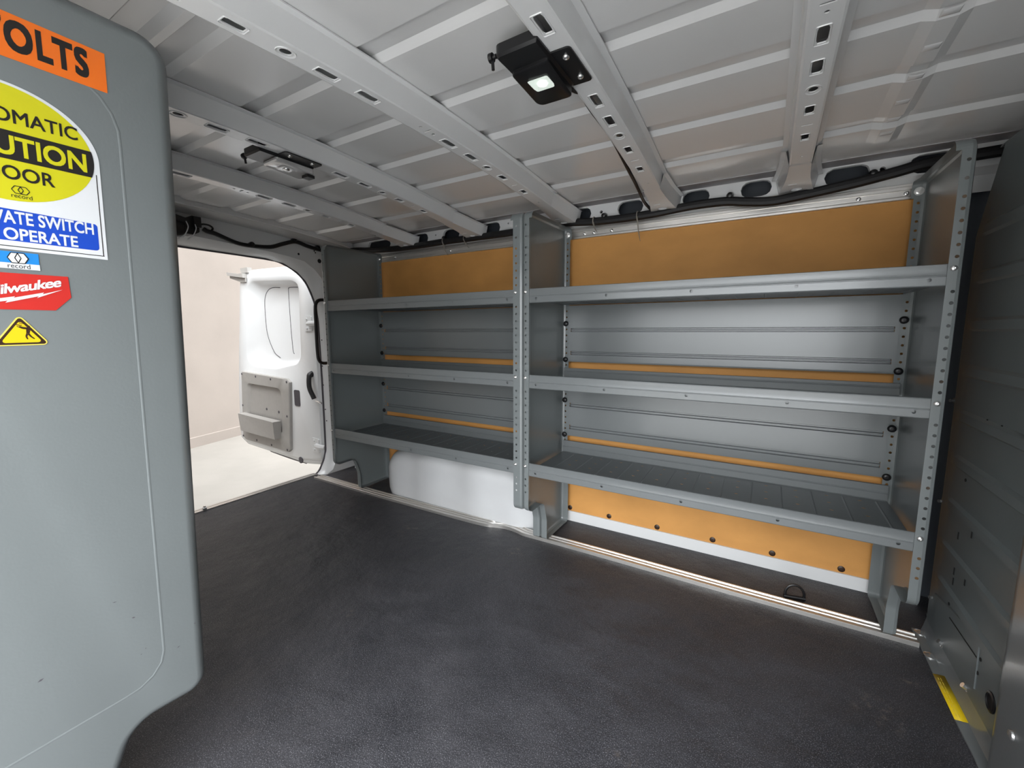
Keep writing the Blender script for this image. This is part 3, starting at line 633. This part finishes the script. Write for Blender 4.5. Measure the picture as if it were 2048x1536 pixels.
# ================================================================= ROOF BOWS
BOWS = [(-.855,-.888), (-.424,-.461), (-.008,-.005), (.403,.388), (.788,.789)]
BLAB = ['white roof bow nearest the rear door', 'white roof bow carrying the unlit clear lamp', 'white perforated roof bow ending above the join between the two far shelf units',
        'white perforated roof bow carrying the lit black lamp', 'white perforated roof bow nearest the bulkhead']
def bow(k):
    xa, xb = BOWS[k]
    def xc(y): return xa+(xb-xa)*(y+.75)/.75
    t = thing('roof_bow', BLAB[k], 'roof beam', (xc(CY), CY, zbow(CY)), 'roof bows')
    f = lambda u, v, w=0: (xc(u)+v, u, zbow(u)+w)
    half = [('rect', -.407, 0, .0235, .0085), ('rect', -.310, 0, .0215, .0085), ('round', -.229, 0, .0105, .0085), ('rect', -.145, 0, .0170, .0080), ('rect', -.074, 0, .0028, .0115), ('rect', -.012, 0, .0150, .0075)]
    hs = half + [(a, round(mir(u), 4), v, b, c) for a, u, v, b, c in half] + [('rect', -.487, 0, .0026, .0115), ('round', -.512, 0, .004, .004), ('round', -.466, 0, .004, .004), ('round', .10, 0, .0035, .003)]
    if k in (1, 3): hs = [h for h in hs if not (-.53 < h[1] < -.45)]
    mb = MB(); HW = .0225
    perf(mb, f, -1.24, .16, -HW, HW, hs, wall=.002, subdiv=.07)
    ysb = [-1.24+i*.07 for i in range(21)]; ysb[-1] = .16
    for s in (-1, 1):
        mb.loft([[(xc(y)+s*HW, y, zbow(y)), (xc(y)+s*(HW+.004), y, zbow(y)+.0015), (xc(y)+s*.0300, y, zbow(y)+.040), (xc(y)+s*.0325, y, zbow(y)+.0455), (xc(y)+s*.045, y, zbow(y)+.0465), (xc(y)+s*.045, y, zbow(y)+.049)] for y in ysb], False)
    # raised collars round the holes
    for h in hs:
        if h[3] < .009: continue
        g = 1.18 if h[0] == 'rect' else 1.7
        ring = [ellipse((h[1], 0), (h[3]*q, h[4]*q), 20) if h[0] == 'round' else rounded([(h[1]-h[3]*q, -h[4]*q*1.12, .003), (h[1]+h[3]*q, -h[4]*q*1.12, .003), (h[1]+h[3]*q, h[4]*q*1.12, .003), (h[1]-h[3]*q, h[4]*q*1.12, .003)], 4) for q in (g, g*.97, (g+1)/2)]
        mb.loft([[f(u, v, -.0001) for u, v in ring[0]], [f(u, v, -.0016) for u, v in ring[1]], [f(u, v, -.0003) for u, v in ring[2]]])
    mb.build('channel', M['white'], t, angle=30, merge=False)
    for s in (1, -1):      # end bracket to the side rail
        def yy(v): return v if s == 1 else mir(v)
        mb = MB()
        st_ = [(.150,.0262,1.3215),(.20,.0275,1.3175),(.25,.031,1.3125),(.30,.038,1.3065),(.335,.044,1.3015),(.352,.046,1.3005),(.3705,.047,1.306)]
        def br(u, v, w=0):
            for i in range(len(st_)-1):
                if u <= st_[i+1][0] or i == len(st_)-2:
                    q = (u-st_[i][0])/(st_[i+1][0]-st_[i][0]); hw = st_[i][1]+(st_[i+1][1]-st_[i][1])*q; z = st_[i][2]+(st_[i+1][2]-st_[i][2])*q; break
            return (xc(.16 if s == 1 else -1.24)+v*hw/.03, yy(u), z+w)
        perf(mb, br, .150, .3705, -.03, .03, [('round', .325, 0, .010, .011), ('rect', .285, -.010, .003, .010)], wall=.008, subdiv=.03)
        for sx in (-1, 1):
            mb.loft([[(xc(.16 if s == 1 else -1.24)+sx*hw, yy(y), z), (xc(.16 if s == 1 else -1.24)+sx*(hw+.010), yy(y), min(z+.043, 1.364)), (xc(.16 if s == 1 else -1.24)+sx*(hw+.022), yy(y), min(z+.045, 1.3645))] for y, hw, z in st_], False)
        mb.build('end_bracket', M['white'], t, angle=35, merge=False)
    return t
for k in range(5): bow(k)

# ================================================================= CEILING LAMPS
def lamp(k, lit, label):
    xa, xb = BOWS[k]; x0 = xa+(xb-xa)*(-.57+.75)/.75; z = zbow(-.57)
    t = thing('ceiling_lamp', label, 'lamp', (x0-.06, -.57, z), 'roof lamps')
    mb = MB(); pl = rounded([(x0-.105,-.650,.012),(x0-.018,-.652,.004),(x0-.018,-.487,.012),(x0-.105,-.487,.018)], 5)
    mb.loft([[(a, b, z+.012) for a, b in pl], [(a, b, z-.004) for a, b in pl], [(a, b, z-.008) for a, b in offset(pl, .004)]], True, True, True); mb.build('housing', M['black'], t)
    mb = MB(); pl = rounded([(x0-.100,-.600,.010),(x0-.022,-.604,.006),(x0-.022,-.488,.010),(x0-.098,-.488,.016)], 5)
    def zl(y, d): return z-.008-d*(.005+.009*(y+.604)/.116)
    mb.loft([[(a, b, zl(b, 0)) for a, b in pl], [(a, b, zl(b, 1)) for a, b in pl], [(a, b, zl(b, 1)-.002) for a, b in offset(pl, .003)]], True, True, True)
    mb.build('lens_block', M['black'] if lit else M['lens'], t)
    # reflector bowl
    c = (x0-.058, -.552); zz = zl(c[1], 1)-.0022
    mb = MB(); ring = rounded([(c[0]-.022,c[1]-.022,.004),(c[0]+.020,c[1]-.022,.004),(c[0]+.020,c[1]+.020,.004),(c[0]-.022,c[1]+.020,.004)], 4)
    mb.loft([[(a, b, zz-.0004) for a, b in ring], [(c[0]+(a-c[0])*.86, c[1]+(b-c[1])*.86, zz-.0012) for a, b in ring]], True, True, True)
    mb.build('reflector', M['lampdim'] if lit else M['lens'], t)
    mb = MB(); mb.lathe((c[0]+.002, c[1]-.004, zz-.0014), (0,0,-1), [(.0095,0),(.0088,.0018),(.006,.003),(.0001,.0034)], 20)
    mb.build('led', M['lamp'] if lit else M['steel'], t)
    mb = MB(); pl = rounded([(x0-.022,-.602,.004),(x0+.019,-.602,.008),(x0+.019,-.488,.008),(x0-.022,-.488,.004)], 4)
    mb.extrude(pl, lambda u, v, w: (u, v, w), zbow(-.60)-.0006, zbow(-.60)-.0035); mb.build('mounting_plate', M['black'], t)
    for y in (-.580, -.512): bolt(t, x0+.003, y, zbow(-.60)-.0034, (0,0,-1), .0065, 'screw')
    mb = MB(); mb.lathe((x0-.106, -.640, z), (-1,0,0), [(.004,0),(.004,.006),(.008,.007),(.008,.014),(.004,.016)], 10); mb.tube([(x0-.114,-.640,z-.004),(x0-.114,-.638,z-.020)], .003, 6); mb.build('adjuster_knob', M['black'], t)
    if not lit:
        mb = MB(); mb.box(x0-.05, x0-.022, -.512, -.489, z-.034, z-.026); mb.build('switch', M['black'], t)
    if lit:
        mb = MB(); p = spline([(x0-.035,-.490,z-.002),(x0-.030,-.455,z+.004),(x0-.028,-.43,z+.010),(x0-.034,-.36,z+.010),(x0-.036,-.2,z+.006),(x0-.048,0,z-.010),(x0-.055,.10,z-.016),(x0-.058,.17,1.325),(x0-.065,.26,1.318),(x0-.062,.33,1.312),(x0-.052,.345,1.303)], 6)
        mb.tube(p, .0052, 8); mb.build('cord', M['rubber'], t)
lamp(3, True, 'black roof lamp with a glowing bulb, nearest the bulkhead')
lamp(1, False, 'unlit roof lamp with a clear lens, nearer the rear door')

# ================================================================= CABLE LOOMS
hp = [(-1.44,1.325),(-1.30,1.322),(-1.213,1.313),(-1.017,1.301),(-.802,1.300),(-.637,1.302),(-.456,1.300),(-.29,1.300),(-.15,1.305),(-.024,1.310),(.133,1.297),(.33,1.296),(.471,1.305),(.584,1.304),(.65,1.293),(.72,1.284),(.789,1.288),(.928,1.303),(1.032,1.319),(1.10,1.330),(1.25,1.335)]
t = thing('cable_loom', 'thick black taped cable loom along the top of the far wall', 'cable', (0, .354, 1.30))
mb = MB(); mb.tube(spline([(x, .354, z) for x, z in hp], 6), .0155, 10); mb.build('loom', M['rubber'], t)
for x, z in ((.155,1.315),(.60,1.322),(.98,1.325),(-.66,1.318),(-.86,1.316)):
    mb = MB(); mb.lathe((x, .366, z), (0,-1,0), [(.010,0),(.012,.010),(.008,.022),(.003,.024)], 12); mb.build('clip', M['black'], t)
for x, z, tail in ((.115,1.298,.02),(.288,1.296,.07),(-.53,1.301,.02),(-.66,1.303,.045)):
    mb = MB(); mb.tube([(x, .354+.0168*math.cos(a), z+.0168*math.sin(a)) for a in [2*PI*k/16 for k in range(16)]], .0022, 6, True)
    mb.tube([(x+.002, .336, z-.006), (x+.005, .352, z-.02-tail*.5), (x+.008, .372, z-.02-tail)], [.0028,.0022,.0008], 6); mb.build('cable_tie', M['tie'], t)
t = thing('cable_loom', 'thin black wavy cable loom above the rear door opening', 'cable', (-1.48, -.05, 1.30))
mb = MB(); mb.tube(spline([(XI+.012, y, z) for y, z in [(-.340,1.326),(-.325,1.319),(-.292,1.314),(-.208,1.289),(-.139,1.285),(-.039,1.295),(.03,1.322),(.101,1.345),(.173,1.333),(.25,1.325),(.33,1.322)]], 6), .010, 10); mb.build('loom', M['rubber'], t)
for y, z in ((-.13,1.286),(.095,1.347),(.235,1.33)):
    mb = MB(); mb.lathe((XI, y, z+.006), (1,0,0), [(.013,0),(.014,.016),(.008,.024)], 10); mb.build('clip', M['black'], t)
# fixture over the rear door, half hidden by the stickered panel
t = thing('wired_fixture', 'black motor-like fixture with looped wires above the rear door opening', 'fixture', (XI, -.46, 1.31))
mb = MB(); mb.extrude(rounded([(-.54,1.285,.01),(-.40,1.285,.01),(-.375,1.30,.008),(-.375,1.362,.01),(-.40,1.366,.01),(-.425,1.352,.01),(-.54,1.375,.01)], 4), lambda u, v, w: (w, u, v), XI, XI+.055); mb.build('bracket', M['black'], t)
mb = MB(); mb.lathe((XI+.028, -.53, 1.305), (0,1,0), [(.030,0),(.040,.01),(.040,.085),(.034,.10),(.02,.108),(.02,.115)], 24); mb.build('drum', M['black'], t)
mb = MB(); mb.box(XI+.02, XI+.07, -.40, -.372, 1.318, 1.362); mb.build('cover', M['black'], t)
for k, (y0, y1) in enumerate(((-.44, -.415), (-.41, -.385))):
    mb = MB(); mb.tube(spline([(XI+.065, y0+.012, 1.335), (XI+.074, y0+.014, 1.31), (XI+.066, y0+.004, 1.28), (XI+.05, y0-.012, 1.262)], 6), .0022, 6); mb.build('wire', M['whitev'], t)
mb = MB(); mb.tube(spline([(XI+.05,-.385,1.322),(XI+.045,-.36,1.338),(XI+.03,-.325,1.343),(XI+.02,-.305,1.335),(XI+.02,-.312,1.322)], 6), .0042, 8); mb.build('looped_cable', M['rubber'], t)

# ================================================================= GRAB HANDLE
t = thing('grab_handle', 'black looped grab handle on the white rear pillar', 'handle', (-1.48, .22, .86))
mb = MB(); mb.tube(spline([(-1.502,.292,1.043),(-1.480,.262,1.043),(-1.478,.218,1.040),(-1.477,.196,1.022),(-1.477,.189,.985),(-1.477,.187,.90),(-1.477,.186,.80),(-1.477,.187,.735),(-1.477,.192,.700),(-1.478,.212,.680),(-1.480,.258,.677),(-1.502,.292,.677)], 5), .0092, 10); mb.build('grip', M['rubber'], t)

# ================================================================= OPEN REAR DOOR
ang = math.radians(93); dd = Vector((-math.sin(ang), -math.cos(ang), 0)); dn = Vector((-dd.y, dd.x, 0)); hinge = Vector((-1.60, .27, 0))
if dn.y > 0: dn = -dn                       # dn points to the camera side
def DP(s, z, h=0.0): p = hinge+dd*s+dn*h; return (p.x, p.y, z)
door = thing('door_1', 'white rear cargo door swung open outside', 'door', (-1.6, .27, 0)); del door['category']; door['kind'] = 'structure'
o_out = rounded([(0.0,.02,.03),(-.005,.75,.2),(0.0,1.06,.15),(.10,1.225,.12),(.30,1.276,.1),(.76,1.290,.1),(.905,1.292,.04),(.945,1.19,.06),(.985,.98,.1),(1.045,.70,.1),(1.096,.41,.1),(1.135,.03,.03),(1.05,-.002,.03),(.76,-.006,.03),(.257,-.016,.03)], 5)
rec_o = rounded([(.815,1.165,.07),(.745,1.205,.06),(.245,1.178,.06),(.165,1.155,.05),(.188,.700,.05),(.235,.655,.05),(.49,.612,.1),(.76,.612,.1),(.905,.655,.07),(.880,.87,.1)], 6)
rec_i = rounded([(.690,1.135,.06),(.60,1.162,.05),(.25,1.150,.03),(.175,1.140,.03),(.196,.725,.03),(.25,.690,.04),(.45,.672,.06),(.53,.676,.06),(.615,.715,.07),(.690,.85,.1)], 6)
c = (.52, .92)
def polar(poly, n=96):
    res = []
    for k in range(n):
        a = 2*PI*k/n; dx, dz = math.cos(a), math.sin(a); best = None
        for (x0, z0), (x1, z1) in zip(poly, poly[1:]+poly[:1]):
            ex, ez = x1-x0, z1-z0; den = dx*ez-dz*ex
            if abs(den) < 1e-12: continue
            t_ = ((x0-c[0])*ez-(z0-c[1])*ex)/den; u_ = ((x0-c[0])*dz-(z0-c[1])*dx)/den
            if t_ > 0 and -1e-6 <= u_ <= 1+1e-6: best = max(best or 0, t_)
        res.append((c[0]+best*dx, c[1]+best*dz))
    return res
po, ro, ri = polar(o_out), polar(rec_o), polar(rec_i)
pe = [(c[0]+(a-c[0])*.965, c[1]+(b-c[1])*.975) for a, b in po]
mb = MB()
mb.loft([[DP(a, b, -.075) for a, b in po], [DP(a, b, -.035) for a, b in po], [DP(c[0]+(a-c[0])*.995, c[1]+(b-c[1])*.995, -.028) for a, b in po], [DP(a, b, -.024) for a, b in pe],
         [DP(c[0]+(a-c[0])*.955, c[1]+(b-c[1])*.965, -.004) for a, b in po], [DP(c[0]+(a-c[0])*.935, c[1]+(b-c[1])*.95, 0) for a, b in po],
         [DP(c[0]+(a-c[0])*1.02, c[1]+(b-c[1])*1.02, 0) for a, b in ro], [DP(a, b, -.004) for a, b in ro], [DP(c[0]+(a*.45+p_*.55-c[0]), c[1]+(b*.45+q_*.55-c[1]), -.040) for (a, b), (p_, q_) in zip(ro, ri)], [DP(a, b, -.052) for a, b in ri]], True, True, True)
mb.build('door_shell', M['white'], door, angle=50)
mb = MB()
for path in ([(.473,1.152),(.560,1.157),(.625,1.145),(.672,1.105),(.690,1.03),(.683,.85),(.607,.722),(.53,.682)], [(.19,1.140),(.35,1.146),(.366,1.140),(.372,1.12),(.372,.90),(.364,.74),(.35,.715)]):
    mb.tube(spline([DP(a, b, -.0515) for a, b in path], 5), .0022, 6)
mb.build('panel_joint', M['seal'], door)
mb = MB(); tr_o = rounded([(.957,.574,.015),(.306,.553,.015),(.358,.054,.02),(1.014,.058,.02)], 4); op = rounded([(.874,.489,.02),(.416,.483,.045),(.440,.175,.02),(.935,.160,.02)], 4)
c = (.66, .33); to, oo = polar(tr_o, 72), polar(op, 72)
mb.loft([[DP(a, b, 0) for a, b in to], [DP(a, b, .017) for a, b in to], [DP(c[0]+(a-c[0])*.985, c[1]+(b-c[1])*.98, .021) for a, b in to], [DP(c[0]+(a-c[0])*1.02, c[1]+(b-c[1])*1.02, .021) for a, b in oo], [DP(a, b, .018) for a, b in oo], [DP(c[0]+(a-c[0])*.97-.012, c[1]+(b-c[1])*.97, .002) for a, b in oo]], True, False, True)
tp = mb.build('trim_panel', M['trim'], door); tp['label'] = 'grey plastic lower trim panel'
mb = MB()
mb.loft([[DP(s, z, h) for s, z, h in ((.958,.268,.020),(.950,.268,.068),(.938,.141,.064),(.940,.141,.020))], [DP(s, z, h) for s, z, h in ((.445,.262,.020),(.445,.262,.075),(.455,.141,.065),(.455,.141,.020))]], True, True, True)
mb.build('map_pocket', M['trim'], tp)
for s, z in [(.948,.554),(.745,.547),(.541,.54),(.337,.534),(.972,.319),(.361,.303),(1.003,.084),(.799,.078),(.592,.073),(.386,.07)]:
    mb = MB(); p = DP(s, z, .0205); mb.lathe(p, dn, [(.008,0),(.008,.002),(.004,.0025)], 10); mb.build('trim_screw', M['seal'], tp)
for s, z in ((.661,.319),(.498,.315)):
    mb = MB(); mb.lathe(DP(s, z, .002), dn, [(.009,0),(.009,.002),(.004,.0025)], 10); mb.build('trim_screw', M['seal'], tp)
for z in (.909, .146):
    mb = MB(); mb.extrude(rounded([(.035,z-.045,.008),(.115,z-.045,.008),(.115,z+.045,.008),(.035,z+.045,.008)], 3), lambda u, v, w: DP(u, v, w), -.03, .006)
    mb.tube([DP(.06, z, .008), DP(.0, z, .012), DP(-.03, z, .004)], [.016,.016,.014], 8)
    for k in (-.028, 0, .028): mb.lathe(DP(.085, z+k, .006), dn, [(.008,0),(.008,.003),(.004,.005)], 8)
    mb.build('hinge', M['white'], door)
mb = MB(); mb.box(0, 0.001, 0, .001, 0, .001); mb = MB()
mb.extrude(rounded([(.225,.38,.012),(.29,.38,.012),(.29,.485,.012),(.225,.485,.012)], 4), lambda u, v, w: DP(u, v, w), -.001, .003); mb.build('access_cover', M['seal'], door)
mb = MB(); mb.tube(spline([DP(.075,.60,-.01), DP(.068,.59,.02), DP(.05,.52,.035), DP(.030,.45,.02)], 5), [.02,.02,.02,.018,.017,.016]+[.014]*10, 8); mb.build('check_bellows', M['rubber'], door)
mb = MB(); mb.extrude(rounded([(.055,.395,.006),(.115,.395,.006),(.115,.475,.006),(.055,.475,.006)], 3), lambda u, v, w: DP(u, v, w), -.024, -.016); mb.tube([DP(.10,.435,-.01), DP(-.02,.425,.004)], .006, 6); mb.build('check_strap', M['steel'], door)
mb = MB(); mb.lathe(DP(.097,.325,-.024), dn, [(.016,0),(.016,.004),(.008,.006)], 12); mb.lathe(DP(.263,.016,-.004), dn, [(.022,0),(.022,.008),(.012,.010)], 14); mb.build('grommet', M['seal'], door)
mb = MB(); mb.lathe(DP(1.066,.205,-.02), dn, [(.010,0),(.010,.012),(.006,.016)], 10); mb.build('bump_stop', M['seal'], door)
mb = MB(); mb.extrude([(.80,1.232),(1.03,1.262),(1.035,1.285),(.86,1.262),(.80,1.262)], lambda u, v, w: DP(u, v, w), .0, .03); mb.extrude([(.80,1.205),(.86,1.205),(1.03,1.245),(1.03,1.262),(.80,1.235)], lambda u, v, w: DP(u, v, w), .005, .012); mb.extrude([(.768,1.266),(.866,1.270),(.866,1.302),(.768,1.302)], lambda u, v, w: DP(u, v, w), -.02, .01); mb.build('top_latch', M['trim'], door)
mb = MB(); mb.tube(spline([DP(.72,-.004,-.034), DP(.55,-.010,-.034), DP(.40,-.013,-.034), DP(.26,-.013,-.034)], 5), .006, 8); mb.build('bottom_seal', M['seal'], door)

# ================================================================= BULKHEAD
bk = thing('bulkhead', 'grey ribbed steel bulkhead beside the right-hand shelf unit', 'partition', (1.18, 0, 0))
XB_ = 1.178
mb = MB()
ribz = [.118, .2125, .310, .428, .545, .660, .775, .89, 1.005, 1.12]
zs = [.055]
def ribh(y):      # ribs fade towards both ends
    return max(0, min(1, (.205-y)/.05))*max(0, min(1, (y+.232)/.02))
ysb = [.215,.205,.19,.175,.155,.10,.04,-.02,-.08,-.14,-.18,-.215,-.232,-.240]
prof = [.055]
for z in ribz[1:]: prof += [z-.030, z-.024, z-.004, z+.003]
prof += [1.20, 1.285]
def bx(z, y):
    for r in ribz[1:]:
        if r-.0245 < z < r-.0035: return XB_-.0065*ribh(y)
    return XB_
loops = []
for z in prof:
    taper = .10*max(0, (z-1.10)/.185)
    L = [(1.245, .262-taper, z), (1.205, .258-taper, z), (1.190, .250-taper, z), (1.182, .236-taper, z), (XB_, .224-taper, z)] + [(bx(z, y), min(y, .22-taper), z) for y in ysb]
    loops.append(L)
bot = [(a+.012 if a > 1.18 else a+.004, min(b, .225), .035) for a, b, z in loops[0]]; bot2 = [(1.262 if i < 3 else 1.192 - .003, min(b, .205), .012) for i, (a, b, z) in enumerate(loops[0])]
mb.loft([bot]+loops, False)
mb.loft([[(1.245, y, 1.285), (XB_, y, 1.285), (XB_+.002, y, 1.29), (1.245, y, 1.29)] for y in (.15, -.240)], False)
mb.build('ribbed_wing', M['bulk'], bk, angle=30)
mb = MB(); mb.loft([[(XB_+.001, y, .062), (1.181, y, .050), (1.176, y, .022), (1.172, y, .0065), (1.1525-.0008*math.sin(y*40), y, .0045), (1.1525-.0008*math.sin(y*40), y, .001)] for y in [.235-.482*k/30 for k in range(31)]], False); mb.build('floor_flange', M['grey_shelf'], bk, angle=35)
mb = MB(); mb.loft([[(x, y, z) for x, y in [(1.186,-.236),(1.178,-.239),(1.166,-.243),(1.157,-.249),(1.152,-.258),(1.151,-.270),(1.153,-.42),(1.154,-1.48)]] for z in (.03, 1.29)], False)
mb.loft([[(1.186,-.236,.03),(1.178,-.239,.03),(1.166,-.243,.03),(1.157,-.249,.03),(1.152,-.258,.03),(1.151,-.270,.03)],[(1.186,-.236,.012),(1.175,-.238,.010),(1.163,-.242,.006),(1.155,-.249,.003),(1.152,-.258,.002),(1.151,-.270,.002)]], False)
mb.build('centre_post', M['grey_shelf'], bk, angle=40)
for y, z in ((.228,.676),(.217,.398),(.196,.126)): 
    mb = MB(); mb.lathe((1.186, y+.012, z), (-1,-.45,0), [(.007,0),(.007,.005),(.0045,.006),(.0045,.016)], 8); mb.build('bolt', M['steel'], bk)
for y, z in ((.105,.052),(-.055,.052)):
    mb = MB(); mb.lathe((1.184, y, z), (-1,0,.6), [(.009,0),(.009,.003),(.006,.004),(.006,.014)], 8); mb.build('bolt', M['steel'], bk)
for x, y in ((1.168,.218),(1.164,.115)):
    mb = MB(); mb.lathe((x, y, .0055), (0,0,1), [(.014,0),(.014,.0025),(.009,.004),(.004,.0075),(.0001,.008)], 14); mb.build('floor_bolt', M['steel'], bk)
mb = MB(); mb.lathe((1.1515,-.320,.160), (-1,0,0), [(.009,0),(.008,.003),(.0001,.005)], 14); mb.build('rivet', M['steel'], bk)
for y, z in ((.089,.357),(.018,.391),(.085,.265),(.019,.299),(.083,.239),(.019,.272)):
    mb = MB(); mb.box(XB_-.0012, XB_+.001, y-.0022, y+.0022, z-.009, z+.009); mb.build('slot', M['dark'], bk)
for y, z in ((-.008,.298),(-.109,.302),(.089,.175),(-.104,.160),(-.100,.125),(-.05,.66),(.02,.66),(.09,.50)):
    mb = MB(); mb.lathe((XB_+.0005, y, z), (-1,0,0), [(.0042,0),(.0042,.0018),(.0001,.0018)], 10); mb.build('rivet_hole', M['dark'], bk)
for y, z, r in ((-.168,.111,.021),(-.2,.100,.018)):
    mb = MB(); mb.lathe((XB_+.001 if y > -.19 else 1.154, y if y > -.19 else -.186, z), (-1,0,0), [(r,0),(r,.003),(r*.8,.0045),(r*.72,.002),(.0001,.002)], 20)
    if y > -.19: mb.build('grommet', M['black'], bk)
mb = MB(); mb.tube([(XB_-.0004, y, z) for y, z in rounded([(.18,.150),(-.092,.200,.012),(-.097,.085)], 5)], .0026, 6); mb.build('pressed_bead', M['bulk'], bk)
mb = MB(); mb.tube([(XB_-.0002, .075, .146), (XB_-.0002, -.094, .152)], .0014, 6); mb.build('slit', M['dark'], bk)
mb = MB(); mb.loft([[(1.1505,y,.0052+.0001),(1.1725,y,.0075)] for y in (.040,-.02,-.108)], False); st2 = mb.build('yellow_label', M['amber'], bk, solid=.0004); st2['label'] = 'yellow warning strip on the floor flange'
mb = MB()
for k in range(9): mb.quad((1.156,.028-k*.0145,.0064),(1.1575,.028-k*.0145,.0066),(1.1575,.018-k*.0145,.0066),(1.156,.018-k*.0145,.0064))
for k in range(9): mb.quad((1.161,.028-k*.0145,.0070),(1.1622,.028-k*.0145,.0071),(1.1622,.017-k*.0145,.0071),(1.161,.017-k*.0145,.0070))
mb.build('print_lines', M['yborder'], st2)

# ================================================================= TIE-DOWN RING
t = thing('tie_down_ring', 'black half-round tie-down ring on the floor beneath the right-hand bottom shelf', 'ring', (.868, .232, 0))
mb = MB(); mb.tube(spline([(.843,.226,.004),(.843,.229,.022),(.852,.232,.038),(.868,.235,.044),(.884,.236,.038),(.893,.236,.022),(.893,.238,.004)], 5), .0042, 8); mb.build('hoop', M['black'], t)
mb = MB(); mb.tube([(.838,.226,.004),(.898,.239,.004)], .006, 8); mb.extrude(rounded([(.842,.215,.008),(.896,.225,.008),(.896,.25,.008),(.842,.24,.008)], 3), lambda u, v, w: (u, v, w), -.001, .003); mb.build('base_plate', M['black'], t)

# keep world placement of every child: undo the root offset once
bpy.context.view_layer.update()
for o in list(COL.objects):
    if o.parent is not None:
        o.matrix_parent_inverse = o.parent.matrix_world.inverted()
    bpy.context.view_layer.update() if False else None
